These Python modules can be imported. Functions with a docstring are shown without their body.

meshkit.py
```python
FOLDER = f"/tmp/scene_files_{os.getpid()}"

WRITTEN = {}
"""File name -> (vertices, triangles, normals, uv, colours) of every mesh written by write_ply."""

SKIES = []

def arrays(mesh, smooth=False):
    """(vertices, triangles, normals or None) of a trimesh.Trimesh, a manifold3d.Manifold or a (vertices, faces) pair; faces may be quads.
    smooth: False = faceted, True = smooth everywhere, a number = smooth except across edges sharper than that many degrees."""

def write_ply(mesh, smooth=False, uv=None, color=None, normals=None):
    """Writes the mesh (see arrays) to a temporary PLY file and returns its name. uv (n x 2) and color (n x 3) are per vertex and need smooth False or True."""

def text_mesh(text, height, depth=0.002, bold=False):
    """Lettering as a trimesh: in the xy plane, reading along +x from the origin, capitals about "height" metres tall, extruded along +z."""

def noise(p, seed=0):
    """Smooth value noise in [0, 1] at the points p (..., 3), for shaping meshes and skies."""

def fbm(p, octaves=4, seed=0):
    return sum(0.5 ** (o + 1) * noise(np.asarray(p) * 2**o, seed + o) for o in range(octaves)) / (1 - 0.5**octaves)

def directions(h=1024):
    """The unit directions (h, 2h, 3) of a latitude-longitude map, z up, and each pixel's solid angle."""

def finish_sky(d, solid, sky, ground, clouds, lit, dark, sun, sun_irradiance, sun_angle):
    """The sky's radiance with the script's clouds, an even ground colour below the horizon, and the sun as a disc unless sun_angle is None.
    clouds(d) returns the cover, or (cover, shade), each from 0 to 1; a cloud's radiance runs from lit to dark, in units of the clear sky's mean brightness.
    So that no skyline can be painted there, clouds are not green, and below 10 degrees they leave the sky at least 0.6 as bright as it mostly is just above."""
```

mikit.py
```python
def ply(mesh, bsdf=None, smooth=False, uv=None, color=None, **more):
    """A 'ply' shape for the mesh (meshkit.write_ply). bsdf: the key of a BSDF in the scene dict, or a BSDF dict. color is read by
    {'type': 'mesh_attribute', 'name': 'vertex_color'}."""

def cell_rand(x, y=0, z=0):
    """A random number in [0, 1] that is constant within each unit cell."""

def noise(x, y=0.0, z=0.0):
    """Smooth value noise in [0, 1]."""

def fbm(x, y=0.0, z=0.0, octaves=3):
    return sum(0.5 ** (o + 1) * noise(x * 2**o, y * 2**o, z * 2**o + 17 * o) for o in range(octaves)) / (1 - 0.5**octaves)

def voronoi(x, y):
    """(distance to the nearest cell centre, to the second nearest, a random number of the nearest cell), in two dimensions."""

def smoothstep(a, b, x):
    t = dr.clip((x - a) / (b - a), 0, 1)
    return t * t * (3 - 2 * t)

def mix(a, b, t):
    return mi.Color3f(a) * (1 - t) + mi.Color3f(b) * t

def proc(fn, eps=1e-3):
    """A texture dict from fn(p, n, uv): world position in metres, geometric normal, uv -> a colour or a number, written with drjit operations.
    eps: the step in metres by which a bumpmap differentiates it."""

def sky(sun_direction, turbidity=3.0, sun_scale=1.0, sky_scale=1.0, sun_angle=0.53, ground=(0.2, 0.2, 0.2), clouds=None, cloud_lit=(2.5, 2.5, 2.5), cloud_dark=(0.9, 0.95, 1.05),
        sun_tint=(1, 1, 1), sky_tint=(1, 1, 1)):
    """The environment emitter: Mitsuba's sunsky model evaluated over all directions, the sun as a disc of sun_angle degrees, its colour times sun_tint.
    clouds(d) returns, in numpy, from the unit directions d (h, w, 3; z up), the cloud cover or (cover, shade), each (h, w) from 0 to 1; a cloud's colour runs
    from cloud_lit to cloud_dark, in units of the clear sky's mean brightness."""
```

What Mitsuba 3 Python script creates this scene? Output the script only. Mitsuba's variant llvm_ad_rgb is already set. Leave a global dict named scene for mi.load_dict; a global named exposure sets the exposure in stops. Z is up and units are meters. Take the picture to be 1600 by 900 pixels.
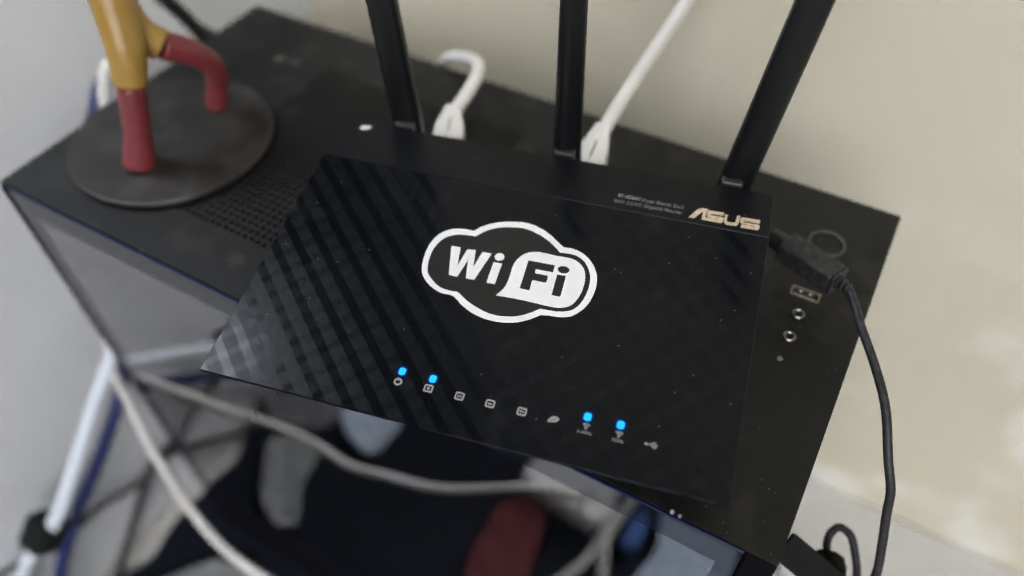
import math, random
import numpy as np, trimesh, mitsuba as mi, mikit, meshkit, drjit as dr
import manifold3d as m3
from shapely.geometry import Polygon, Point, box as sbox
from shapely.ops import unary_union
from scipy.spatial.transform import Rotation as Rot
from mikit import proc, noise, fbm, voronoi, smoothstep, mix, cell_rand

T = mi.ScalarTransform4f
scene, labels = {'type': 'scene'}, {}
random.seed(7); rng = np.random.default_rng(7)

# ------------------------------------------------------------------ camera, light, exposure
CAM = np.array([0.40763, -0.14073, 0.28577])
FWD = np.array([-0.32941, 0.56154, -0.75905]); UP = np.array([-0.36787, 0.66406, 0.65092])
scene['camera'] = {'type': 'thinlens', 'fov': 66.12, 'fov_axis': 'x', 'near_clip': 0.01, 'far_clip': 60.0,
                   'aperture_radius': 0.0046, 'focus_distance': 0.318,
                   'to_world': T().look_at(origin=CAM.tolist(), target=(CAM + FWD).tolist(), up=UP.tolist())}
exposure = 0.17


def lamp(key, centre, target, w, h, rgb, label, cat):
    """a flat lamp or window of w x h metres facing the target"""
    c, t = np.array(centre, float), np.array(target, float)
    up = [0, 0, 1] if abs((t - c)[2]) < 0.9 * np.linalg.norm(t - c) else [0, 1, 0]
    m = trimesh.Trimesh([[-w/2, -h/2, 0], [w/2, -h/2, 0], [w/2, h/2, 0], [-w/2, h/2, 0]], [[0, 1, 2], [0, 2, 3]], process=False)
    scene[key] = mikit.ply(m, {'type': 'diffuse'}, to_world=T().look_at(origin=c.tolist(), target=t.tolist(), up=up),
                           emitter={'type': 'area', 'radiance': {'type': 'rgb', 'value': list(rgb)}})
    labels[key] = {'label': label, 'category': cat}


lamp('window', (-0.82, -0.02, 1.27), (0.20, 0.0, 0.0), 0.5, 0.5, (14.5, 15.5, 17.0), 'bright daylight window above the low white wall on the left', 'window')
lamp('added_front_light', (1.30, -2.05, 1.50), (0.25, 0.20, -0.1), 2.0, 1.5, (6.7, 6.75, 7.0), 'wide soft light panel added behind the camera to brighten the walls', 'window')  # added light panel that brightens the walls, not a known window
lamp('added_top_light', (0.75, -0.45, 1.85), (0.35, 0.10, 0.0), 1.1, 1.1, (0.25, 0.22, 0.15), 'large weak fill light added above the computer case', 'lamp')  # added overhead fill, stands for light bounced about the room

# ------------------------------------------------------------------ materials


def bsdf(key, **k):
    scene[key] = {'type': 'twosided', 'bsdf': {'type': 'principled', **k}}
    return key


def rgb(*c): return {'type': 'rgb', 'value': list(c)}


def specks(p, scale, amount):
    """sparse pale dust grains lying on a dark surface"""
    d1, d2, r = voronoi(p.x * scale + p.z * 0.37 * scale, p.y * scale)
    return dr.select(r < amount, 1 - smoothstep(0.03, 0.16, d1), 0.0)


def case_col(p, n, uv):
    film = fbm(p.x * 22, p.y * 22, p.z * 22 + 3, 4)
    grain = noise(p.x * 1500, p.y * 1500, p.z * 1500)
    blot = smoothstep(0.55, 0.8, fbm(p.x * 60 + 9, p.y * 60, p.z * 40, 3))
    c = mix((0.0046, 0.0049, 0.0052), (0.0098, 0.0100, 0.0100), film) * (0.75 + 0.5 * grain)
    c = mix(c, (0.03, 0.029, 0.027), 0.35 * blot)
    for sx, sy, rad, col in ((0.0575, 0.1669, 0.0045, (0.085, 0.072, 0.062)), (0.0675, 0.1690, 0.006, (0.035, 0.030, 0.028)), (0.393, 0.0022, 0.0010, (0.40, 0.42, 0.46)), (0.3965, 0.0021, 0.0008, (0.30, 0.31, 0.33)), (0.1082, 0.0021, 0.0007, (0.30, 0.30, 0.30)), (0.155, 0.020, 0.006, (0.022, 0.022, 0.021))):
        dd = dr.sqrt(dr.square(p.x - sx) + dr.square(p.y - sy)) / rad + 0.7 * (noise(p.x * 500, p.y * 500, 2.0) - 0.5)
        c = mix(c, col, (1 - smoothstep(0.35, 1.0, dd)) * smoothstep(-0.003, -0.001, p.z))
    return mix(c, (0.16, 0.155, 0.145), 0.6 * specks(p, 360, 0.02) + 0.25 * specks(p + 0.31, 700, 0.05))


YAW, ROLL = 0.2225, 0.0097
RO = np.array([0.3107, -0.0256, 0.0])
RM = Rot.from_euler('z', YAW).as_matrix() @ Rot.from_euler('y', -ROLL).as_matrix()
RO_, RM_ = RO.tolist(), RM.tolist()


def plaid(p):
    """the moulded plaid of the lid: bands at 45 degrees, about 9 mm apart"""
    x, y, z = p.x - RO_[0], p.y - RO_[1], p.z - RO_[2]
    lx = x * RM_[0][0] + y * RM_[1][0] + z * RM_[2][0]
    ly = x * RM_[0][1] + y * RM_[1][1] + z * RM_[2][1]
    a = (lx + ly) * 707.1 / 9.0 - 67.5 / 9.0 + 200.0; b = (lx - ly) * 707.1 / 9.0 + 200.3
    fa, fb = a - dr.floor(a), b - dr.floor(b)
    A = 1 - smoothstep(0.27, 0.31, 0.5 - dr.abs(fa - 0.5))
    B = smoothstep(0.16, 0.20, 0.5 - dr.abs(fb - 0.5))
    return A, B, cell_rand(dr.floor(a + 0.5), 3, 1), cell_rand(dr.floor(b + 0.5), 5, 2)


def router_rough(p, n, uv):
    A, B, ra, rb = plaid(p)
    smear = fbm(p.x * 50, p.y * 50, 4.0, 3)
    return dr.clip(0.13 + 0.165 * A * (0.75 + 0.35 * ra) * (0.60 + 0.40 * B) + 0.05 * B * (1 - A) + 0.06 * (smear - 0.5), 0.08, 0.6)


def router_col(p, n, uv):
    film = fbm(p.x * 35, p.y * 35, 1.7, 4)
    c = mix((0.0015, 0.0020, 0.0036), (0.0042, 0.0050, 0.0068), film)
    c = mix(c, (0.020, 0.020, 0.021), 0.30 * smoothstep(0.58, 0.85, fbm(p.x * 80 + 5, p.y * 80, 0.6, 4)))
    return mix(c, (0.20, 0.20, 0.19), 0.5 * specks(p, 340, 0.014) + 0.3 * specks(p + 0.17, 700, 0.035))


def lid_col(p, n, uv):
    A, B, ra, rb = plaid(p)
    return router_col(p, n, uv) + mi.Color3f(0.0010, 0.0011, 0.0013) * (A * (0.6 + 0.8 * ra) + 0.8 * (1 - B) * (0.5 + rb))


bsdf('case_paint', base_color=proc(case_col), roughness=0.48, specular=0.26)
scene['edge_black'] = {'type': 'twosided', 'bsdf': {'type': 'diffuse', 'reflectance': rgb(0.008, 0.008, 0.010)}}
bsdf('case_inside', base_color=rgb(0.008, 0.008, 0.009), roughness=0.5, specular=0.3)
bsdf('router_lid', base_color=proc(lid_col), roughness=proc(router_rough), specular=0.15)
bsdf('router_strip', base_color=proc(router_col), roughness=0.40, specular=0.19)
bsdf('router_plastic', base_color=rgb(0.008, 0.008, 0.009), roughness=0.4, specular=0.45)
bsdf('antenna_plastic', base_color=rgb(0.006, 0.0065, 0.007), roughness=0.36, specular=0.28)
bsdf('hinge_plastic', base_color=rgb(0.03, 0.03, 0.03), roughness=0.35, specular=0.5)
bsdf('sticker_black', base_color=proc(lambda p, n, uv: mix((0.0045, 0.0045, 0.0047), (0.0075, 0.0075, 0.0077), noise(p.x * 300, p.y * 300))), roughness=0.35, specular=0.4)
bsdf('sticker_white', base_color=proc(lambda p, n, uv: mix((0.68, 0.68, 0.67), (0.76, 0.76, 0.75), fbm(p.x * 90, p.y * 90, 0.0, 3))), roughness=0.4, specular=0.3)
bsdf('gold_print', base_color=proc(lambda p, n, uv: mix((0.50, 0.40, 0.28), (0.72, 0.60, 0.45), noise(p.x * 600, p.y * 600))), roughness=0.4, metallic=0.3)
bsdf('grey_print', base_color=rgb(0.26, 0.255, 0.25), roughness=0.5)
bsdf('dim_print', base_color=rgb(0.16, 0.155, 0.15), roughness=0.5)
bsdf('cable_white', base_color=proc(lambda p, n, uv: mix((0.58, 0.56, 0.53), (0.70, 0.68, 0.66), fbm(p.x * 60, p.y * 60, p.z * 60, 3))), roughness=0.45, specular=0.4)
bsdf('cable_black', base_color=proc(lambda p, n, uv: mix((0.012, 0.012, 0.013), (0.035, 0.034, 0.033), fbm(p.x * 300, p.y * 300, p.z * 300, 3))), roughness=0.45, specular=0.45)
bsdf('rubber_dusty', base_color=proc(lambda p, n, uv: mix((0.011, 0.0115, 0.013), (0.030, 0.030, 0.030), smoothstep(0.3, 0.85, fbm(p.x * 420, p.y * 420, p.z * 420, 3)))), roughness=0.5, specular=0.4)
bsdf('cable_blue', base_color=rgb(0.012, 0.02, 0.11), roughness=0.4)
bsdf('cable_pale', base_color=rgb(0.66, 0.71, 0.78), roughness=0.45)
bsdf('steel', base_color=rgb(0.36, 0.345, 0.32), roughness=0.34, metallic=1.0)
bsdf('dull_metal', base_color=rgb(0.30, 0.27, 0.24), roughness=0.4, metallic=0.9)
bsdf('ring_grey', base_color=rgb(0.055, 0.054, 0.052), roughness=0.4, specular=0.5)
bsdf('hole_black', base_color=rgb(0.003, 0.003, 0.003), roughness=0.6, specular=0.1)
bsdf('clear_light', base_color=rgb(0.12, 0.12, 0.12), roughness=0.2, specular=0.6)


def disc_col(p, n, uv):
    f = fbm(p.x * 30, p.y * 30, 5.0, 4)
    s = smoothstep(0.5, 0.75, fbm(p.x * 55 + 3, p.y * 55, 1.0, 3))
    c = mix((0.016, 0.0148, 0.0135), (0.026, 0.024, 0.0215), f)
    c = mix(c, (0.06, 0.057, 0.053), 0.35 * s)
    return mix(c, (0.2, 0.19, 0.18), 0.4 * specks(p, 420, 0.03))


bsdf('disc_plastic', base_color=proc(disc_col), roughness=0.40, specular=0.36)


def back_wall_col(p, n, uv):
    f = fbm(p.x * 5, p.z * 5, 2.0, 4)
    pale = smoothstep(0.52, 0.72, fbm(p.x * 11 + 4, p.z * 11, 8.0, 4)) * smoothstep(-0.05, -0.25, p.z)
    stain = smoothstep(0.55, 0.75, fbm(p.x * 13 + 1, p.z * 13, 3.0, 3)) * smoothstep(-0.18, -0.4, p.z)
    c = mix((0.62, 0.575, 0.445), (0.67, 0.625, 0.49), f)
    c = mix(c, (0.86, 0.85, 0.79), 0.75 * pale)
    return mix(c, (0.44, 0.42, 0.38), 0.55 * stain)


bsdf('wall_cream', base_color=proc(back_wall_col), roughness=0.7, specular=0.25)
bsdf('wall_white', base_color=proc(lambda p, n, uv: mix((0.76, 0.775, 0.80), (0.82, 0.83, 0.845), fbm(p.y * 7, p.z * 7, 0.0, 3))), roughness=0.6, specular=0.3)
bsdf('floor_stone', base_color=proc(lambda p, n, uv: mix((0.50, 0.485, 0.46), (0.64, 0.625, 0.59), fbm(p.x * 14, p.y * 14, 0.0, 4))), roughness=0.5, specular=0.3)
bsdf('card_white', base_color=rgb(0.92, 0.92, 0.93), roughness=0.5)
bsdf('cloth_red', base_color=rgb(0.12, 0.020, 0.025), roughness=0.8)
bsdf('box_blue', base_color=rgb(0.06, 0.14, 0.42), roughness=0.5)
bsdf('cloth_pale', base_color=rgb(0.46, 0.54, 0.66), roughness=0.7)
bsdf('cloth_mauve', base_color=rgb(0.13, 0.125, 0.14), roughness=0.8)
bsdf('cloth_grey', base_color=rgb(0.24, 0.25, 0.255), roughness=0.8)
bsdf('bag_black', base_color=rgb(0.005, 0.007, 0.014), roughness=0.7, specular=0.2)
bsdf('tan_card', base_color=rgb(0.40, 0.33, 0.24), roughness=0.7)
bsdf('fuzzy_black', base_color=rgb(0.014, 0.015, 0.015), roughness=0.9, specular=0.1, sheen=0.4)
scene['tinted_glass'] = {'type': 'thindielectric', 'int_ior': 1.80, 'ext_ior': 1.0, 'specular_transmittance': rgb(0.42, 0.43, 0.47)}
scene['printed_glass'] = {'type': 'twosided', 'bsdf': {'type': 'plastic', 'int_ior': 1.52, 'diffuse_reflectance': rgb(0.006, 0.007, 0.012)}}

# ------------------------------------------------------------------ mesh helpers


def put(key, mesh, mat, smooth=False, to_world=None, **extra):
    k = key
    i = 1
    while k in scene:
        k = f'{key}_{i:03d}'; i += 1
    d = mikit.ply(mesh, mat, smooth=smooth, **extra)
    if to_world is not None:
        d['to_world'] = to_world
    scene[k] = d
    return k


def tag(key, label=None, cat=None, group=None, kind=None):
    labels[key] = {k: v for k, v in dict(label=label, category=cat, group=group, kind=kind).items() if v}


def M4(R, t):
    m = np.eye(4); m[:3, :3] = R; m[:3, 3] = t
    return m


def tr(mesh, M):
    m = mesh.copy(); m.apply_transform(M); return m


def mf(man, angle=None):
    m = man.to_mesh()
    return trimesh.Trimesh(np.array(m.vert_properties)[:, :3], np.array(m.tri_verts), process=False)


def rbox(sx, sy, sz, r, seg=8, at=(0, 0, 0)):
    """a box with rounded edges, as the hull of eight spheres"""
    s = m3.Manifold.sphere(r, seg * 4)
    parts = [s.translate([a * (sx/2 - r) + at[0], b * (sy/2 - r) + at[1], c * (sz/2 - r) + at[2]]) for a in (-1, 1) for b in (-1, 1) for c in (-1, 1)]
    return mf(m3.Manifold.batch_hull(parts))


def cbox(x0, x1, y0, y1, z0, z1, c=0.0006):
    """a box with chamfered edges"""
    pts = []
    for x, dx in ((x0, 1), (x1, -1)):
        for y, dy in ((y0, 1), (y1, -1)):
            for z, dz in ((z0, 1), (z1, -1)):
                pts += [(x + dx*c, y + dy*c, z), (x + dx*c, y, z + dz*c), (x, y + dy*c, z + dz*c)]
    return trimesh.convex.convex_hull(np.array(pts))


def extr(poly, h, z=0.0):
    polys = getattr(poly, 'geoms', [poly])
    m = trimesh.util.concatenate([trimesh.creation.extrude_polygon(g, h, engine='earcut') for g in polys if g.area > 1e-10])
    m.apply_translation([0, 0, z]); return m


def spline(pts, n=12, closed=False):
    """centripetal Catmull-Rom through the points"""
    P = np.array(pts, float)
    Q = np.vstack([P[-1], P, P[0], P[1]]) if closed else np.vstack([2*P[0]-P[1], P, 2*P[-1]-P[-2]])
    out = []
    for i in range(1, len(Q) - 2):
        p0, p1, p2, p3 = Q[i-1:i+3]
        k = [0]
        for a, b in ((p0, p1), (p1, p2), (p2, p3)):
            k.append(k[-1] + max(np.linalg.norm(b - a) ** 0.5, 1e-6))
        for t in np.linspace(k[1], k[2], n, endpoint=False):
            A1 = (k[1]-t)/(k[1]-k[0])*p0 + (t-k[0])/(k[1]-k[0])*p1
            A2 = (k[2]-t)/(k[2]-k[1])*p1 + (t-k[1])/(k[2]-k[1])*p2
            A3 = (k[3]-t)/(k[3]-k[2])*p2 + (t-k[2])/(k[3]-k[2])*p3
            B1 = (k[2]-t)/(k[2]-k[0])*A1 + (t-k[0])/(k[2]-k[0])*A2
            B2 = (k[3]-t)/(k[3]-k[1])*A2 + (t-k[1])/(k[3]-k[1])*A3
            out.append((k[2]-t)/(k[2]-k[1])*B1 + (t-k[1])/(k[2]-k[1])*B2)
    if not closed:
        out.append(P[-1])
    return np.array(out)


def tube(path, radii, seg=20, flat=1.0, up=(0, 0, 1)):
    """a swept tube with capped ends; flat < 1 squeezes it along its second axis"""
    P = np.array(path, float); n = len(P)
    R = np.full(n, radii) if np.isscalar(radii) else np.array(radii, float)
    t = np.gradient(P, axis=0); t /= np.linalg.norm(t, axis=1, keepdims=True)
    u = np.cross(t[0], up)
    if np.linalg.norm(u) < 1e-4: u = np.cross(t[0], (1, 0, 0))
    u /= np.linalg.norm(u)
    V = []
    a = np.linspace(0, 2*np.pi, seg, endpoint=False)
    for i in range(n):
        u = u - t[i] * (u @ t[i]); u /= np.linalg.norm(u); w = np.cross(t[i], u)
        V.append(P[i] + R[i] * (np.cos(a)[:, None] * u + flat * np.sin(a)[:, None] * w))
    V = np.vstack(V + [P[:1], P[-1:]])
    F = []
    for i in range(n - 1):
        for j in range(seg):
            k = (j + 1) % seg
            F += [[i*seg+j, i*seg+k, (i+1)*seg+k], [i*seg+j, (i+1)*seg+k, (i+1)*seg+j]]
    for j in range(seg):
        k = (j + 1) % seg
        F += [[n*seg, k, j], [n*seg+1, (n-1)*seg+j, (n-1)*seg+k]]
    return trimesh.Trimesh(V, F, process=False)


def cable(pts, r, n=12, seg=16, **k):
    return tube(spline(pts, n), r, seg, **k)


def lathe(profile, seg=64):
    return trimesh.creation.revolve(np.array(profile), sections=seg)


def ring(r0, r1, h, seg=48):
    """a flat ring with rounded edge, standing on z = 0"""
    c = (r1 - r0) * 0.25
    return lathe([(r0, 0), (r1, 0), (r1, h - c), (r1 - c, h), (r0 + c, h), (r0, h - c), (r0, 0)], seg)


# ------------------------------------------------------------------ the setting
WX, WY, FZ = -0.078, 0.335, -0.46
put('floor', cbox(-1.2, 2.6, -2.2, WY, FZ - 0.05, FZ, 0.002), 'floor_stone'); tag('floor', kind='structure')
put('back_wall', cbox(WX, 2.6, WY + 0.001, WY + 0.1, FZ - 0.05, 2.2, 0.002), 'wall_cream'); tag('back_wall', kind='structure')
put('left_wall', cbox(WX - 0.1, WX, -2.2, WY + 0.1, FZ + 0.001, 0.06, 0.004), 'wall_white'); tag('left_wall', kind='structure')

# ------------------------------------------------------------------ computer case (x along its length, y away from the viewer, top at z = 0)
L, W, H = 0.435, 0.21, 0.435
C = 'computer_case'
tag(C, 'black desktop computer case with glass side and dusty flat top', 'computer case')
holes = []
for i in range(32):
    for j in range(32):
        x, y = 0.0942 + 0.0044 * i, 0.0351 + 0.0044 * j
        if y > 0.176: continue
        holes.append(Polygon([(x-.0014, y-.0007), (x-.0007, y-.0014), (x+.0007, y-.0014), (x+.0014, y-.0007), (x+.0014, y+.0007), (x+.0007, y+.0014), (x-.0007, y+.0014), (x-.0014, y+.0007)]))
GR = sbox(0.0915, 0.0325, 0.2335, 0.1785)
cut = [GR.buffer(0.00005)]
PORTS = {'usb': sbox(0.4000, 0.1314, 0.4136, 0.1376), 'j1': Point(0.4073, 0.1209).buffer(0.0021), 'j2': Point(0.4075, 0.1062).buffer(0.0021), 'led': Point(0.4074, 0.0924).buffer(0.0014),
         'btn': Point(0.4068, 0.1723).buffer(0.0093, 24)}
top = sbox(0.0, 0.0016, L, W).buffer(-0.001).buffer(0.001)
top = top.difference(unary_union(cut + [p for p in PORTS.values()]))
put(C + '__top_panel', extr(top, 0.0014, -0.0014), 'case_paint')
put(C + '__vent_grille', extr(GR.difference(unary_union(holes)), 0.0011, -0.0013), 'case_paint')
put(C + '__dust_filter', cbox(0.088, 0.237, 0.029, 0.182, -0.0030, -0.0024, 0.0002), 'case_inside')
put(C + '__rear_panel', cbox(0.0, 0.0012, 0.0045, W - 0.0012, -H, -0.0016, 0.0003), 'case_paint')
put(C + '__corner_post', cbox(0.0, 0.006, 0.0, 0.0043, -H, -0.0016, 0.0006), 'edge_black')
put(C + '__front_panel', cbox(L - 0.012, L, 0.0002, W, -H - 0.01, -0.0016, 0.0009), 'edge_black')
put(C + '__far_side_panel', cbox(0.0014, L - 0.0122, W - 0.0011, W - 0.0001, -H, -0.0016, 0.0003), 'case_paint')
put(C + '__bottom_panel', cbox(0.0014, L - 0.0122, 0.003, W - 0.0013, -H, -H + 0.0012, 0.0003), 'case_paint')
put(C + '__shroud', cbox(0.003, L - 0.014, 0.008, W - 0.006, -0.34, -0.3385, 0.0003), 'case_inside')
put(C + '__motherboard_tray', cbox(0.003, L - 0.014, 0.178, 0.180, -0.337, -0.0075, 0.0003), 'case_inside')
put(C + '__cable_cover', cbox(0.285, 0.310, 0.120, 0.177, -0.337, -0.0075, 0.001), 'case_inside')
for x in (0.05, L - 0.06):
    for y in (0.03, W - 0.03):
        put(C + '__foot', tr(lathe([(0, 0), (0.013, 0), (0.015, 0.004), (0.015, 0.0248), (0, 0.0248)], 32), M4(np.eye(3), (x, y, FZ + 0.0001))), 'case_inside', 30)
# glass side: clear middle with a black printed border, slightly inset from the top edge
gx0, gx1, gz0, gz1, b = 0.0064, L - 0.0124, -0.3630, -0.0020, 0.0165
put(C + '__lower_side_panel', cbox(0.0064, L - 0.0124, 0.0003, 0.0016, -H, -0.3634, 0.0004), 'edge_black')


def xz_quad(x0, x1, z0, z1, y):
    return trimesh.Trimesh([[x0, y, z0], [x1, y, z0], [x1, y, z1], [x0, y, z1]], [[0, 1, 2], [0, 2, 3]], process=False)


put(C + '__glass_panel', xz_quad(gx0 + b * 0.8, gx1 - 0.008, gz0 + b, gz1 - b, 0.0005), 'tinted_glass')
frame = sbox(gx0, gz0, gx1, gz1).difference(sbox(gx0 + b * 0.8, gz0 + b, gx1 - 0.008, gz1 - b))
fm = extr(frame, 0.0034, 0.0); fm.apply_transform(M4(np.array([[1, 0, 0], [0, 0, 1], [0, 1, 0]]), (0, 0.0004, 0))); fm.fix_normals()
put(C + '__glass_border', fm, 'printed_glass'); tag(C + '__glass_border', 'black printed border of the glass side panel')
bsdf('glass_edge', base_color=rgb(0.006, 0.014, 0.06), roughness=0.25, specular=0.3)
put(C + '__glass_edge', cbox(gx0, gx1, 0.0004, 0.0014, -0.0019, -0.0010, 0.0002), 'glass_edge'); tag(C + '__glass_edge', 'blue tinged upper edge of the glass side panel')
# front controls on the top
tag(put(C + '__power_button', tr(ring(0.0078, 0.0092, 0.0010), M4(np.eye(3), (0.4068, 0.1723, -0.0004))), 'ring_grey', 30), 'round power button ring')
put(C + '__power_button__cap', tr(lathe([(0, 0), (0.0076, 0), (0.0076, 0.0010), (0.0070, 0.0014), (0, 0.0014)], 48), M4(np.eye(3), (0.4068, 0.1723, -0.0018))), 'case_paint', 30)
sh = extr(PORTS['usb'].buffer(-0.0001).difference(PORTS['usb'].buffer(-0.0008)), 0.0060, -0.0057)
put(C + '__usb_port', sh, 'dull_metal')
put(C + '__usb_port__tongue', cbox(0.4015, 0.4121, 0.1331, 0.1343, -0.0055, -0.0008, 0.0002), 'dull_metal')
for q in range(2):
    put(C + '__usb_port__spring', cbox(0.4035 + 0.0047 * q, 0.4053 + 0.0047 * q, 0.1357, 0.1364, -0.005, -0.0004, 0.0002), 'steel')
put(C + '__usb_port__well', cbox(0.3999, 0.4137, 0.1313, 0.1377, -0.0072, -0.0058, 0.0002), 'hole_black')
for c, lb in (((0.4073, 0.1209), 'upper steel audio jack'), ((0.4075, 0.1062), 'lower steel audio jack')):
    k = put(C + '__audio_jack', tr(ring(0.00165, 0.0030, 0.0009, 40), M4(np.eye(3), (*c, 0.0001))), 'steel', 30); tag(k, lb)
    put(k + '__sleeve', tr(lathe([(0.00164, -0.006), (0.0021, -0.006), (0.0021, 0.00005), (0.00164, 0.00005), (0.00164, -0.006)], 32), M4(np.eye(3), (*c, 0))), 'dull_metal', 30)
    put(k + '__contact', tr(lathe([(0, 0), (0.0016, 0), (0.0016, 0.0006), (0, 0.0006)], 24), M4(np.eye(3), (*c, -0.0046))), 'hole_black', 30)
k = put(C + '__status_light', tr(trimesh.creation.icosphere(3, 0.0014), np.diag([1, 1, 0.55, 1.]) @ M4(np.eye(3), (0.4074, 0.0924, 0))), 'clear_light', True)

# ------------------------------------------------------------------ figurine stand (the disc only)
k = put('display_stand', tr(lathe([(0, 0), (0.0560, 0), (0.0566, 0.0006), (0.0571, 0.0028), (0.0566, 0.0037), (0.0556, 0.0040), (0, 0.0040)], 128), M4(np.eye(3), (0.0594, 0.0731, 0.0006))), 'disc_plastic', 30)
tag(k, 'flat round dark grey display stand lying on the left end of the case', 'display stand')

# two tapering two-tone rods stand in for the legs of a figurine on it
bsdf('paint_red', base_color=proc(lambda p, n, uv: mix((0.14, 0.022, 0.027), (0.20, 0.036, 0.04), fbm(p.x * 80, p.y * 80, p.z * 80, 3))), roughness=0.38, specular=0.5)
bsdf('paint_ochre', base_color=proc(lambda p, n, uv: mix((0.27, 0.155, 0.032), (0.38, 0.235, 0.06), fbm(p.x * 70, p.y * 70, p.z * 70, 3))), roughness=0.36, specular=0.5)
Q = 'legs_stand_in'
tag(Q, 'plain ochre over dark red rods standing in for figurine legs on the round display stand', 'statuette')


def rod(name, pts, r, mat, lb=None):
    path = spline(pts, 14); n = len(path)
    rr = np.interp(np.linspace(0, 1, n), np.linspace(0, 1, len(r)), r)
    rr[0] *= 0.9; rr[-1] *= 0.9
    tag(put(Q + '__' + name, tube(path, rr, 28), mat, 60), lb) if lb else put(Q + '__' + name, tube(path, rr, 28), mat, 60)


rod('lower_rod', [(0.0635, 0.0450, 0.0047), (0.0650, 0.0510, 0.022), (0.0660, 0.0585, 0.049)], [0.0088, 0.0070, 0.0072], 'paint_red')
rod('upper_rod', [(0.0660, 0.0583, 0.0485), (0.0640, 0.0655, 0.066), (0.0540, 0.0755, 0.088), (0.0440, 0.0850, 0.112), (0.038, 0.090, 0.135)], [0.0080, 0.0098, 0.0108, 0.0115, 0.0118], 'paint_ochre')
rod('curved_lower_rod', [(0.0625, 0.1060, 0.0047), (0.0675, 0.1080, 0.020), (0.0735, 0.1045, 0.036), (0.0725, 0.0950, 0.050), (0.0665, 0.0840, 0.0585)], [0.0065, 0.0062, 0.0064, 0.0070, 0.0078], 'paint_red')
rod('curved_upper_rod', [(0.0667, 0.0843, 0.0583), (0.0590, 0.0790, 0.066), (0.0540, 0.0775, 0.080), (0.0500, 0.0800, 0.095)], [0.0084, 0.0092, 0.0098, 0.0100], 'paint_ochre')

# ------------------------------------------------------------------ router, in its own frame: x along its width, y to the back, z up
R = 'wifi_router'
tag(R, 'black wireless router with plaid lid and three antennas on the case', 'router')
RT = M4(RM, RO)
TP = math.atan2(0.0143, 0.119)
TOP = RT @ M4(Rot.from_euler('x', TP).as_matrix(), (0, 0, 0.0312))     # lid frame: x, distance up the slope, height above it


def rput(name, mesh, mat, smooth=False, base=RT): return put(R + '__' + name, tr(mesh, base), mat, smooth)


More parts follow.
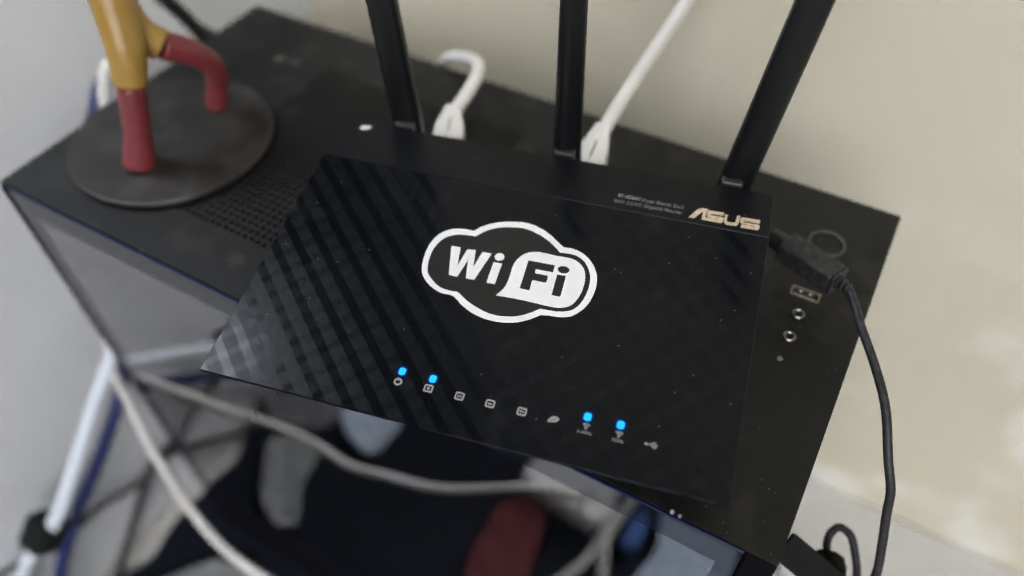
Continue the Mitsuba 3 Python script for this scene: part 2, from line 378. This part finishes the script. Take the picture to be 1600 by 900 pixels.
prof = Polygon([(0.0012, 0.0292), (0.0020, 0.0280), (0.030, 0.0042), (0.034, 0.0032), (0.138, 0.0032), (0.1455, 0.008), (0.1466, 0.0432), (0.119, 0.0432)])
body = extr(prof, 0.205, -0.1025)
body.apply_transform(M4(np.array([[0, 0, 1], [1, 0, 0], [0, 1, 0]]), (0, 0, 0)))
rput('body', body, 'router_plastic')
for sx in (-0.08, 0.08):
    for y in (0.045, 0.125):
        rput('foot', tr(lathe([(0, 0), (0.006, 0), (0.0065, 0.0034), (0, 0.0034)], 24), M4(np.eye(3), (sx, y, -sx * math.sin(ROLL) * 1.0 + 0.0002))), 'hinge_plastic', 30)
SL = 0.119 / math.cos(TP)
rput('lid', cbox(-0.1035, 0.1035, 0, SL - 0.0003, -0.0017, 0.0, 0.0003), 'router_lid', base=TOP)
rput('rear_strip', cbox(-0.1035, 0.1035, 0.1192, 0.1470, 0.0433, 0.0453, 0.0004), 'router_strip')

MM = 0.001
OUT = [[-34.07, 67.17], [-35.66, 74.81], [-35.32, 82.39], [-32.93, 87.96], [-29.06, 91.24], [-24.52, 92.61], [-18.96, 92.77], [-16.78, 95.63], [-11.13, 99.37], [-5.55, 101.39], [0.89, 102.53], [7.26, 101.64], [13.48, 98.83], [17.92, 95.64], [20.81, 93.69], [24.91, 93.83], [30.02, 92.18], [34.38, 88.56], [37.62, 83.32], [38.7, 78.7], [38.7, 73.87], [37.54, 68.15], [35.22, 63.87], [32.1, 60.74], [27.48, 59.21], [23.63, 58.94], [20.41, 58.37], [16.29, 54.98], [11.4, 52.39], [6.67, 51.16], [1.08, 50.82], [-5.6, 51.94], [-11.74, 54.72], [-15.99, 57.72], [-18.33, 58.49], [-22.47, 58.46], [-27.33, 60.35], [-31.51, 63.52]]
INN = [[-31.91, 68.44], [-33.15, 74.71], [-32.69, 81.16], [-30.33, 85.93], [-26.86, 88.48], [-22.89, 89.63], [-17.46, 90.08], [-14.33, 93.77], [-9.73, 96.85], [-4.68, 98.5], [1.2, 99.35], [6.97, 98.34], [13.12, 95.71], [17.51, 92.7], [19.98, 90.52], [24.47, 90.92], [28.79, 90.04], [32.44, 86.99], [34.92, 82.63], [35.86, 77.97], [35.67, 72.41], [34.19, 66.94], [31.66, 63.61], [27.35, 61.83], [22.42, 61.35], [19.34, 61.22], [15.94, 58.2], [11.6, 55.55], [6.36, 54.05], [0.72, 53.78], [-5.54, 55.31], [-10.97, 57.64], [-14.36, 59.86], [-15.82, 60.66], [-19.58, 60.39], [-24.04, 61.2], [-28.34, 63.98], [-30.68, 66.24]]
BUB = [[0.07, 62.89], [1.82, 66.1], [2.66, 69.1], [2.82, 74.44], [2.63, 79.05], [3.57, 82.92], [6.11, 86.49], [9.78, 88.31], [13.84, 88.67], [19.8, 88.49], [25.02, 88.72], [28.83, 87.51], [31.84, 84.69], [33.35, 80.82], [33.82, 75.36], [33.06, 70.37], [31.29, 66.19], [27.42, 63.72], [23.05, 63.19], [15.05, 63.34], [7.02, 63.31]]
LW = [[-26.07, 82.61], [-21.93, 82.75], [-20.11, 73.26], [-18.8, 82.57], [-15.14, 82.97], [-13.38, 74.25], [-12.04, 82.79], [-7.96, 82.93], [-10.99, 68.06], [-14.66, 67.98], [-16.72, 77.04], [-18.43, 67.79], [-22.19, 67.9]]
LI = [[-5.84, 78.85], [-2.1, 78.93], [-2.02, 68.11], [-5.65, 68.02]]
LF = [[8.2, 83.36], [19.62, 83.59], [19.86, 79.85], [12.46, 79.75], [12.64, 77.65], [18.29, 77.68], [18.51, 74.08], [12.51, 73.94], [12.72, 68.7], [8.6, 68.75]]
LI2 = [[21.81, 79.29], [25.51, 79.52], [25.82, 68.78], [22.12, 68.78]]


def poly(p, cusps=None, n=6):
    """mm polygon to metres; with cusps, smooth between the listed corner points"""
    P = np.array(p)
    if cusps is not None:
        out = []
        c = list(cusps)
        for a, e in zip(c, c[1:] + [c[0] + len(P)]):
            seg = P[[i % len(P) for i in range(a, e + 1)]]
            out.append(spline(seg, n)[:-1] if len(seg) > 2 else seg[:1])
        P = np.vstack(out)
    return Polygon(P * MM).buffer(0)


outer = poly(OUT, (6, 14, 26, 34)); inner = poly(INN, (6, 14, 25, 33)); bubble = poly(BUB, (0, 20))
black = outer.buffer(-0.0004)
dots = lambda x, y, a, c: Polygon([(MM * (x + a * math.cos(t)), MM * (y + c * math.sin(t))) for t in np.linspace(0, 2 * np.pi, 32, endpoint=False)])
white = unary_union([outer.difference(inner), bubble.difference(unary_union([poly(LF), poly(LI2), dots(23.75, 82.27, 2.5, 1.85)])), poly(LW), poly(LI), dots(-4.2, 82.05, 2.05, 2.02)])
rput('sticker', extr(black, 0.00010, 0.00003), 'sticker_black', base=TOP); tag(R + '__sticker', 'cloud shaped black and white sticker reading Wi-Fi')
rput('sticker__print', extr(white, 0.00016, 0.00004), 'sticker_white', base=TOP)

# status lights and their printed symbols
glow = {'type': 'area', 'radiance': rgb(0.03, 0.60, 1.6)}
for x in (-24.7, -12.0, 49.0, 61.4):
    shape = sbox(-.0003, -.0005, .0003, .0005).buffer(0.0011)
    glow_rim = extr(shape, 0.00025, 0.0); dome = np.vstack([np.c_[np.array(shape.buffer(-e).exterior.coords), np.full(len(shape.buffer(-e).exterior.coords), z)] for e, z in ((0.0, 0.0), (0.0001, 0.0003), (0.0004, 0.0006), (0.0008, 0.0007))])
    m = trimesh.convex.convex_hull(dome); m.apply_translation([x * MM, 0.0200, 0.00002])
    k = rput('status_light', m, {'type': 'diffuse', 'reflectance': rgb(0.0, 0.01, 0.02)}, base=TOP)
    scene[k]['emitter'] = glow
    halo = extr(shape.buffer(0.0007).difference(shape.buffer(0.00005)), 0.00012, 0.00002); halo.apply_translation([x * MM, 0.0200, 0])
    h = put(k + '__glow_rim', tr(halo, TOP), {'type': 'diffuse', 'reflectance': rgb(0.003, 0.006, 0.012)})  # dim emissive ring that imitates the glow spilling round the light
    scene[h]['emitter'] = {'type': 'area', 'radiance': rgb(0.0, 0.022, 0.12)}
    tag(k, 'glowing blue status light')


def icon(shapes, x, y):
    from shapely import affinity
    g = affinity.translate(affinity.scale(unary_union(shapes), MM, MM, origin=(0, 0)), x * MM, y * MM)
    return rput('symbol', extr(g, 0.00012, 0.00003), 'grey_print', base=TOP)


icon([Point(0, 0).buffer(1.65).difference(Point(0, 0).buffer(0.95)), sbox(-.28, .3, .28, 1.5)], -24.7, 15.4)
for q, x in enumerate((-12.3, 0.3, 12.5, 24.9)):
    rr = sbox(-1.15, -1.0, 1.15, 1.0).buffer(0.65)
    inside = sbox(-1.0, -0.8, 1.0, 0.8).buffer(0.2)
    marks = [sbox(-0.75, -0.45, -0.2, 0.35), sbox(0.2, -0.45, 0.75, 0.35), sbox(-0.7, -0.1, 0.7, 0.15)] if q else [Point(0, 0).buffer(0.55), sbox(-0.12, -0.8, 0.12, 0.8)]
    icon([rr.difference(inside)] + marks, x, 15.7)
leaf = Polygon(spline([(-2.0, -1.3), (-1.7, 0.2), (-0.4, 1.3), (1.2, 1.35), (1.9, 0.5), (1.0, -0.7), (-0.6, -1.1)], 5, True))
icon([leaf.difference(Polygon([(-1.3, -0.7), (1.0, 0.55), (0.9, 0.75), (-1.35, -0.4)]))], 37.2, 15.6)
arc = lambda r, w: Point(0, 0).buffer(r).difference(Point(0, 0).buffer(r - w)).intersection(Polygon([(0, 0), (-4, 4), (4, 4)]))
for x, t in ((49.5, '2.4GHz'), (61.8, '5GHz')):
    icon([Point(0, 0.05).buffer(0.4), arc(1.25, 0.45), arc(2.1, 0.45)], x - 0.2, 15.3)
    tm = meshkit.text_mesh(t, 0.00115, 0.00012); c = tm.bounds.mean(0)
    tm.apply_translation([x * MM - 0.0002 - c[0], 0.0137 - c[1], 0.00003])
    k = rput('symbol', tm, 'grey_print', base=TOP)
icon([sbox(-1.8, -0.16, 1.7, 0.16), Point(-1.9, 0).buffer(0.55), Polygon([(1.5, -0.5), (2.4, 0), (1.5, 0.5)]), Polygon([(-1, 0), (0.1, 1.0), (0.9, 1.0), (0.9, 0.75), (0.2, 0.75), (-0.6, 0)]),
      Polygon([(-0.3, 0), (0.6, -0.95), (1.2, -0.95), (1.2, -0.7), (0.7, -0.7), (0.1, 0)]), Point(1.0, 0.88).buffer(0.4), sbox(0.9, -1.2, 1.6, -0.5)], 73.6, 15.2)
# lettering on the rear strip
SZ = 0.0453
AS = [[[68.96, 122.14], [71.99, 127.92], [73.26, 129.31], [76.38, 129.59], [76.16, 127.62], [74.51, 127.31], [73.67, 126.35], [71.49, 122.34]],
      [[74.67, 127.21], [76.35, 127.31], [75.92, 124.07], [82.36, 124.29], [82.23, 122.26], [74.47, 122.38]],
      [[76.59, 128.76], [83.41, 129.06], [83.34, 127.23], [77.94, 126.95], [77.82, 126.05], [82.84, 126.22], [83.76, 125.4], [83.65, 123.51], [82.98, 122.4], [82.23, 122.26], [82.36, 124.29], [82.48, 124.47], [76.59, 124.41]],
      [[83.82, 128.01], [85.26, 128.05], [84.98, 124.31], [85.76, 123.81], [88.58, 124.03], [89.09, 128.83], [90.51, 128.93], [90.12, 123.75], [89.46, 122.51], [86.91, 122.01], [85.02, 122.04], [84.03, 123.12]],
      [[91.06, 128.29], [98.89, 128.62], [98.72, 126.43], [92.37, 126.22], [92.23, 125.33], [98.09, 125.62], [98.96, 124.81], [98.91, 123.39], [98.18, 122.14], [91.17, 121.93], [91.34, 123.88], [97.3, 123.99], [97.41, 124.37], [91.39, 124.25], [90.75, 124.99], [90.61, 127.16]]]
logo = unary_union([Polygon(np.array(a) * MM).buffer(0) for a in AS])
k = rput('brand_lettering', extr(logo, 0.00025, SZ + 0.00003), 'gold_print'); tag(k, 'pale gold brand lettering on the rear strip')
for t, x0, x1, y, bold in (('RT-AC66U', 37.0, 46.6, 127.0, True), ('Dual Band 3x3', 47.6, 66.1, 126.8, False), ('802.11AC Gigabit Router', 35.8, 66.1, 123.2, False)):
    tm = meshkit.text_mesh(t, 0.0020, 0.00012, bold)
    lo, hi = tm.bounds
    tm.apply_transform(np.diag([(x1 - x0) * MM / (hi[0] - lo[0]), 1, 1, 1])); tm.apply_translation([x0 * MM - tm.bounds[0][0], y * MM, SZ + 0.00003])
    rput('model_lettering', tm, 'grey_print' if bold else 'dim_print')


def antenna(x, lean, yaw, w0, w1, lb):
    """a flattened tapering paddle on a hinge knuckle behind the router"""
    base = np.array([x, 0.1565, 0.0275]); d = np.array([math.sin(lean), 0.0, math.cos(lean)])
    zz = [0, 0.0008, 0.003, 0.008, 0.03, 0.09, 0.150, 0.1585, 0.1605, 0.1610]
    sc = [0.75, 0.9, 1.0, 1, 0.99, 0.97, 0.93, 0.88, 0.7, 0.35]
    rows = []
    n = 40
    a = np.linspace(0, 2 * np.pi, n, endpoint=False)
    ux = np.array([math.cos(lean), 0, -math.sin(lean)]); uy = np.array([0, 1.0, 0])
    e1 = math.cos(yaw) * ux + math.sin(yaw) * uy; e2 = -math.sin(yaw) * ux + math.cos(yaw) * uy
    for z, s in zip(zz, sc):
        f = np.interp(z, [0, 0.161], [w0, w1]) / 2 * s; g = np.interp(z, [0, 0.161], [0.0105, 0.0085]) / 2 * s
        ca, sa = np.cos(a), np.sin(a); p = 0.72
        rows.append(base + d * z + (np.sign(ca) * np.abs(ca) ** p * f)[:, None] * e1 + (np.sign(sa) * np.abs(sa) ** p * g)[:, None] * e2)
    V = np.vstack(rows + [base[None], (base + d * 0.161)[None]]); F = []
    for i in range(len(zz) - 1):
        for j in range(n):
            k = (j + 1) % n
            F += [[i*n+j, i*n+k, (i+1)*n+k], [i*n+j, (i+1)*n+k, (i+1)*n+j]]
    for j in range(n):
        k = (j + 1) % n
        F += [[len(V)-2, k, j], [len(V)-1, (len(zz)-1)*n+j, (len(zz)-1)*n+k]]
    m = trimesh.Trimesh(V, F, process=False); m.fix_normals()
    key = rput('antenna', m, 'antenna_plastic', 50); tag(key, lb)
    hub = lathe([(0, 0), (0.0045, 0), (0.0052, 0.0006), (0.0052, 0.0070), (0.0046, 0.0078), (0, 0.0078)], 32)
    put(key + '__hinge', tr(tr(hub, M4(Rot.from_euler('x', -90, degrees=True).as_matrix(), (x, 0.1440, 0.0325))), RT), 'hinge_plastic', 30)
    put(key + '__hinge__knuckle' if False else key + '__knuckle', tr(rbox(0.0098, 0.0050, 0.016, 0.0012, 4, (x, 0.1512, 0.0380)), RT), 'hinge_plastic', 30)


antenna(-0.0750, -0.06, 0.15, 0.0150, 0.0135, 'left antenna leaning outwards')
antenna(0.0063, 0.004, 0.55, 0.0138, 0.0098, 'upright middle antenna')
antenna(0.0845, 0.125, 0.1, 0.0150, 0.0140, 'right antenna leaning to the right')
k = put('paper_scrap', tr(extr(Polygon(spline([(-0.0022, -0.001), (-0.001, 0.0009), (0.0012, 0.0013), (0.0030, 0.0012), (0.0018, -0.0007), (0, -0.0016)], 4, True)), 0.0006, SZ + 0.0001), RT @ M4(np.eye(3), (-0.0925, 0.1425, 0))), 'sticker_white')
tag(k, 'tiny white flake lying on the rear left corner of the router', 'flake')

# ------------------------------------------------------------------ network cables plugged into the back of the router


def network(key, boot_a, boot_b, pts, lb):
    tag(key, lb, 'cable', 'white network cables in the router')
    a, e = np.array(boot_a, float), np.array(boot_b, float)
    d = (e - a); ln = np.linalg.norm(d); d /= ln
    s = np.cross(d, [0, 0, 1.0]); s /= np.linalg.norm(s); u = np.cross(s, d)
    # boot: two cheeks parted by a slot, joining round the cable
    def station(t, w, h): return [a + d * t * ln + sx * s * w + sz * u * h for sx in (-1, 1) for sz in (-1, 1)]
    r = 0.0012
    def hull(sts):
        sp = m3.Manifold.sphere(r, 16)
        return m3.Manifold.batch_hull([sp.translate(list(q)) for st in sts for q in st])
    boot = hull([station(0, 0.0070, 0.0036), station(0.45, 0.0062, 0.0034)]) + hull([station(0.45, 0.0062, 0.0034), station(0.82, 0.0040, 0.0030)]) + hull([station(0.82, 0.0040, 0.0030), station(1.05, 0.0028, 0.0028)])
    slot = m3.Manifold.batch_hull([m3.Manifold.sphere(0.0006, 12).translate(list(a + d * t * ln + u * h)) for t in (-0.1, 0.62) for h in (0.002, 0.008)])
    boot = boot - slot
    put(key + '__plug_boot', tr(mf(boot), RT), 'cable_white', 35)
    path = spline([a + d * ln * 0.9] + [np.array(p) for p in pts], 14)
    put(key + '__cord', tr(tube(path, 0.0037, 24), RT), 'cable_white', 60)
    put(key + '__plug', tr(cbox(*(a[0] - 0.0058, a[0] + 0.0058), 0.1466, 0.1700, a[2] - 0.004, a[2] + 0.004, 0.0005), RT), 'cable_white')


network('network_cable', (-0.0585, 0.1640, 0.0265), (-0.0650, 0.1893, 0.0266), [(-0.0618, 0.2130, 0.0284), (-0.0634, 0.2285, 0.0270), (-0.0700, 0.2445, 0.0215), (-0.0830, 0.2580, 0.0140), (-0.0985, 0.2720, 0.0030), (-0.112, 0.290, -0.02), (-0.118, 0.306, -0.07), (-0.12, 0.315, -0.15)],
        'white network cable bending sharply behind the case, left of the two')
network('network_cable_001', (0.0155, 0.1620, 0.0260), (0.0160, 0.1940, 0.0268), [(0.0215, 0.2250, 0.0290), (0.0275, 0.2561, 0.0310), (0.0345, 0.2760, 0.0390), (0.0422, 0.2951, 0.0510), (0.050, 0.312, 0.075), (0.055, 0.325, 0.12), (0.056, 0.33, 0.2)],
        'white network cable rising up the wall, right of the two')

# ------------------------------------------------------------------ power cable on the right
P = 'power_cable'
tag(P, 'black power plug with strain relief and cable hanging off the right edge of the case', 'cable')
pa, pb = np.array([0.3895, 0.1385, 0.0215]), np.array([0.4165, 0.1285, 0.0215])
d = (pb - pa) / np.linalg.norm(pb - pa); s = np.cross([0, 0, 1.0], d); PM = np.eye(4); PM[:3, :3] = np.array([d, s, [0, 0, 1]]).T; PM[:3, 3] = (pa + pb) / 2
ln = np.linalg.norm(pb - pa)
put(P + '__plug', tr(rbox(ln, 0.0122, 0.0112, 0.0022, 6), PM), 'rubber_dusty', 40)
put(P + '__plug__lip', tr(rbox(0.0016, 0.0114, 0.0104, 0.0006, 4, (ln/2 + 0.0004, 0, 0)), PM), 'rubber_dusty', 40)
put(P + '__barrel', tube([pa - d * 0.0075, pa - d * 0.0070, pa - d * 0.0030, pa + d * 0.001], [0.0038, 0.0042, 0.0046, 0.0050], 24), 'router_plastic', 40)
for q in range(3):
    c = pb + d * (0.0016 + 0.0022 * q) - np.array([0, 0.0003, 0]) * q
    put(P + '__strain_ring', tube([c - d * 0.0007, c - d * 0.0004, c + d * 0.0004, c + d * 0.0007], np.array([0.0030, 0.0034, 0.0034, 0.0030]) * (1 - 0.08 * q), 24), 'rubber_dusty', 30)
put(P + '__cord', cable([pb - d * 0.002, pb + d * 0.0035, pb + d * 0.0075 + [0, -0.0012, -0.0003], (0.4335, 0.1110, 0.0165), (0.4438, 0.0990, 0.0105), (0.4530, 0.0868, 0.0035), (0.4622, 0.0716, -0.0100), (0.4680, 0.0650, -0.0200), (0.4707, 0.0613, -0.0300), (0.4750, 0.0545, -0.044), (0.4790, 0.0477, -0.0600), (0.4800, 0.0450, -0.10), (0.482, 0.04, -0.2), (0.50, 0.02, FZ + 0.003)], 0.0019, 12, 20), 'rubber_dusty', 60)

# ------------------------------------------------------------------ cables left of and behind the case
k = put('white_cable', cable([(-0.060, 0.060, -0.16), (-0.043, 0.022, -0.180), (-0.021, 0.001, -0.197), (-0.001, -0.009, -0.207), (0.022, -0.022, -0.228), (0.044, -0.031, -0.243), (0.076, -0.042, -0.254), (0.108, -0.049, -0.265), (0.142, -0.050, -0.274), (0.181, -0.050, -0.255), (0.230, -0.050, -0.228), (0.274, -0.050, -0.185), (0.305, -0.054, -0.160), (0.322, -0.075, -0.19), (0.318, -0.14, -0.32), (0.29, -0.20, FZ + 0.026)], 0.0034, 12, 20), 'cable_white', 60)
tag(k, 'white cable hanging in front of the glass side and mirrored in it', 'cable')
k = put('flat_cable', cable([(-0.035, 0.09, -0.10), (-0.026, 0.030, -0.165), (-0.0229, 0.0032, -0.1882), (-0.0265, -0.0060, -0.2009), (-0.0259, -0.0254, -0.2168), (-0.0240, -0.0448, -0.2325), (-0.0233, -0.0683, -0.2538), (-0.0261, -0.0902, -0.2762), (-0.040, -0.110, -0.305), (-0.0603, -0.1272, -0.3378), (-0.065, -0.150, -0.38), (-0.06, -0.18, FZ + 0.007)], 0.0055, 12, 20), 'cable_pale', 60)
tag(k, 'thick pale blue white cable running down at lower left through a black clip', 'cable')
k = put('blue_cable', cable([(-0.046, 0.072, -0.13), (-0.037, 0.034, -0.185), (-0.0330, 0.0180, -0.2078), (-0.0315, 0.0080, -0.2195), (-0.0290, -0.0105, -0.2374), (-0.0310, -0.0300, -0.2587), (-0.039, -0.054, -0.290), (-0.0470, -0.0740, -0.3165), (-0.055, -0.115, -0.37), (-0.06, -0.16, FZ + 0.006)], 0.0050, 12, 16), 'cable_blue', 60)
tag(k, 'dark blue cable running beside the thick pale cable', 'cable')
clip = rbox(0.026, 0.030, 0.026, 0.007, 6)
clip.apply_transform(M4(Rot.from_euler('x', 40, degrees=True).as_matrix(), (-0.038, -0.1030, -0.2950)))
k = put('cable_clip', clip, 'fuzzy_black', 40); tag(k, 'black clip gripping the thick pale cable at lower left', 'cable clip')
k = put('black_cable', cable([(-0.064, -0.1475, -0.324), (-0.064, -0.1156, -0.3418), (-0.064, -0.0951, -0.3515), (-0.064, -0.0525, -0.3624), (-0.064, -0.0233, -0.3786), (-0.065, 0.0006, -0.3783), (-0.06, 0.03, -0.385), (-0.06, 0.08, -0.42), (-0.05, 0.13, FZ + 0.004)], 0.0028, 12, 12), 'cable_black', 60)
tag(k, 'thin black cable slanting left from the clip behind the case', 'cable')
k = put('black_cable_001', cable([(-0.055, -0.13, FZ + 0.004), (-0.06, -0.1026, -0.4540), (-0.06, -0.084, -0.4428), (-0.06, -0.0239, -0.3846), (-0.06, -0.004, -0.3678), (-0.06, 0.0419, -0.3752), (-0.05, 0.10, -0.36)], 0.0040, 12, 14), 'cable_black', 60)
tag(k, 'steep black cable just left of the white hanging cable', 'cable')
# the bundle behind the rear panel, top left
for q, (pts, r, mat, lb) in enumerate([
    ([(-0.03, 0.135, 0.10), (-0.03, 0.1604, 0.0251), (-0.03, 0.1720, 0.0030), (-0.03, 0.1817, -0.0201), (-0.03, 0.20, -0.09), (-0.03, 0.20, -0.2)], 0.0050, 'cable_black', 'thick black cable dropping behind the rear of the case'),
    ([(-0.05, 0.14, 0.09), (-0.05, 0.1666, 0.0214), (-0.05, 0.1908, -0.0171), (-0.04, 0.21, -0.0443), (-0.02, 0.225, -0.08), (0.0, 0.235, -0.16)], 0.0034, 'cable_blue', 'dark blue cable curving behind the rear of the case'),
    ([(0.004, 0.112, -0.06), (-0.016, 0.111, -0.030), (-0.028, 0.106, 0.004), (-0.031, 0.0992, -0.0062), (-0.03, 0.0906, -0.0260), (-0.03, 0.08, -0.10), (-0.03, 0.07, -0.22)], 0.0040, 'cable_white', 'white cable hanging behind the display stand'),
    ([(0.004, 0.125, -0.08), (-0.020, 0.120, -0.04), (-0.037, 0.1046, -0.0079), (-0.04, 0.0852, -0.0279), (-0.04, 0.0611, -0.0506), (-0.045, 0.04, -0.09), (-0.05, 0.02, -0.16)], 0.0036, 'cable_blue', 'dark blue cable hanging behind the display stand')]):
    key = ['black_cable_002', 'blue_cable_001', 'white_cable_001', 'blue_cable_002'][q]
    put(key, cable(pts, r, 12, 14), mat, 60); tag(key, lb, 'cable')

# ------------------------------------------------------------------ small things hanging by the near right corner
st = rbox(0.038, 0.0145, 0.0040, 0.0012, 4)
st.apply_transform(M4(np.array([[0.93, 0.25, 0.27], [-0.10, 0.87, -0.48], [-0.36, 0.42, 0.83]]), (0.4575, 0.0395, -0.066)))
k = put('cable_strap', st, 'fuzzy_black', 40); tag(k, 'black fabric strap end sticking out below the near right corner of the case', 'cable strap')
lump = trimesh.creation.icosphere(4, 0.0082)
v = np.array(lump.vertices); v *= (1 + 0.10 * (meshkit.fbm(v * 260, 3)[:, None] - 0.5) * 2 + 0.05 * rng.standard_normal((len(v), 1))); lump.vertices = v * [1, 1, 1.15] + [0.4628, 0.0520, -0.0815]
k = put('fluffy_plug', lump, 'fuzzy_black', True); tag(k, 'fluffy black ball shaped plug cover on a looped cable', 'plug cover')
k = put('looped_cable', cable([(0.4625, 0.054, -0.080), (0.4595, 0.0628, -0.080), (0.4590, 0.0662, -0.075), (0.4619, 0.0712, -0.075), (0.4670, 0.0700, -0.075), (0.4723, 0.0647, -0.080), (0.4777, 0.058, -0.090), (0.484, 0.05, -0.14), (0.49, 0.04, -0.3), (0.50, 0.05, FZ + 0.003)], 0.0019, 12, 14), 'rubber_dusty', 60)
tag(k, 'thin dark cable in a small upright loop near lower right', 'cable')
k = put('white_cable_002', cable([(0.4440, 0.075, -0.12), (0.4491, 0.0623, -0.12), (0.456, 0.052, -0.122), (0.470, 0.040, -0.128), (0.49, 0.03, -0.16), (0.50, 0.02, -0.3), (0.51, 0.0, FZ + 0.005)], 0.0045, 10, 14), 'cable_white', 60)
tag(k, 'white cable end under the black strap at lower right', 'cable')

# ------------------------------------------------------------------ things on the floor before the case, mirrored in its glass


def boxy(key, x0, x1, y0, y1, h, rot, mat, lb, cat, c=0.004):
    m = cbox(x0, x1, y0, y1, 0, h, c); ctr = np.array([(x0+x1)/2, (y0+y1)/2, 0])
    m.apply_translation(-ctr); m.apply_transform(M4(Rot.from_euler('z', rot).as_matrix(), ctr + [0, 0, FZ + 0.0095]))
    put(key, m, mat); tag(key, lb, cat)


mat = Polygon(spline([(-0.035, 0.070), (-0.055, -0.020), (-0.048, -0.062), (-0.066, -0.100), (-0.070, -0.160), (-0.070, -0.240), (-0.06, -0.330), (0.25, -0.345), (0.50, -0.340), (0.52, -0.150), (0.505, -0.010), (0.46, 0.060), (0.30, 0.075), (0.10, 0.075)], 6, True))
mm = extr(mat, 0.004); mm = mm.subdivide_to_size(0.012)
v = np.array(mm.vertices); topv = v[:, 2] > 0.003
v[topv, 2] += 0.004 * meshkit.fbm(v[topv] * 22, 3); mm.vertices = v + [0, 0, FZ + 0.0004]
k = put('dark_mat', mm, 'bag_black', 50); tag(k, 'dark navy mat on the floor mirrored in the glass side', 'mat')
GZ = FZ + 0.0095


def cloth(key, pts, h, mat, lb):
    g = Polygon(spline(pts, 6, True))
    m = extr(g, h).subdivide_to_size(0.006)
    v = np.array(m.vertices); t = v[:, 2] > h * 0.6
    v[t, 2] += 0.012 * (meshkit.fbm(v[t] * 60, 3) - 0.45)
    m.vertices = v + [0, 0, GZ]
    put(key, m, mat, 60); tag(key, lb, 'cloth')


cloth('grey_cloth', [(-0.026, -0.092), (0.004, -0.112), (0.024, -0.107), (0.032, -0.070), (0.054, -0.032), (0.044, -0.022), (0.014, -0.034), (-0.010, -0.062)], 0.008, 'cloth_grey', 'crumpled grey cloth mirrored in the glass near its lower left')
cloth('white_cloth', [(0.016, -0.160), (0.045, -0.182), (0.077, -0.181), (0.080, -0.155), (0.074, -0.130), (0.051, -0.132), (0.03, -0.142)], 0.008, 'cloth_pale', 'small pale cloth mirrored in the glass beyond the grey cloth')
cloth('mauve_cloth', [(-0.062, -0.150), (-0.030, -0.170), (0.010, -0.168), (0.016, -0.135), (-0.012, -0.118), (-0.045, -0.112), (-0.060, -0.125)], 0.007, 'cloth_mauve', 'dull mauve cloth mirrored in the glass under the left router corner')
boxy('white_box', 0.232, 0.318, -0.235, -0.168, 0.035, 0.1, 'card_white', 'white box mirrored in the glass under the router front edge', 'box')
cloth('red_cloth', [(0.226, -0.160), (0.262, -0.162), (0.275, -0.110), (0.285, -0.060), (0.245, -0.050), (0.222, -0.085)], 0.006, 'cloth_red', 'dark red folded cloth mirrored in the glass below the white box')
boxy('blue_box', 0.340, 0.356, -0.205, -0.165, 0.02, 0.0, 'box_blue', 'small blue box mirrored in the glass near the right corner', 'box')
cloth('pale_cloth', [(0.362, -0.235), (0.43, -0.240), (0.435, -0.15), (0.40, -0.12), (0.366, -0.13), (0.372, -0.18)], 0.010, 'cloth_pale', 'pale blue folded cloth mirrored in the glass at the right corner')
for q, (pts, lb) in enumerate([([(0.30, -0.24, FZ+.01), (0.318, -0.19, FZ+.03), (0.322, -0.15, FZ+.02), (0.30, -0.10, FZ+.006)], 'white cable mirrored in the glass beside the blue box, left one'), ([(0.345, -0.25, FZ+.03), (0.333, -0.2, FZ+.035), (0.328, -0.16, FZ+.028), (0.345, -0.12, FZ+.006)], 'white cable mirrored in the glass beside the blue box, right one')]):
    key = f'mirrored_cable{"_001" if q else ""}'
    put(key, cable(pts, 0.005, 10, 12), 'cable_white', 60); tag(key, lb, 'cable')
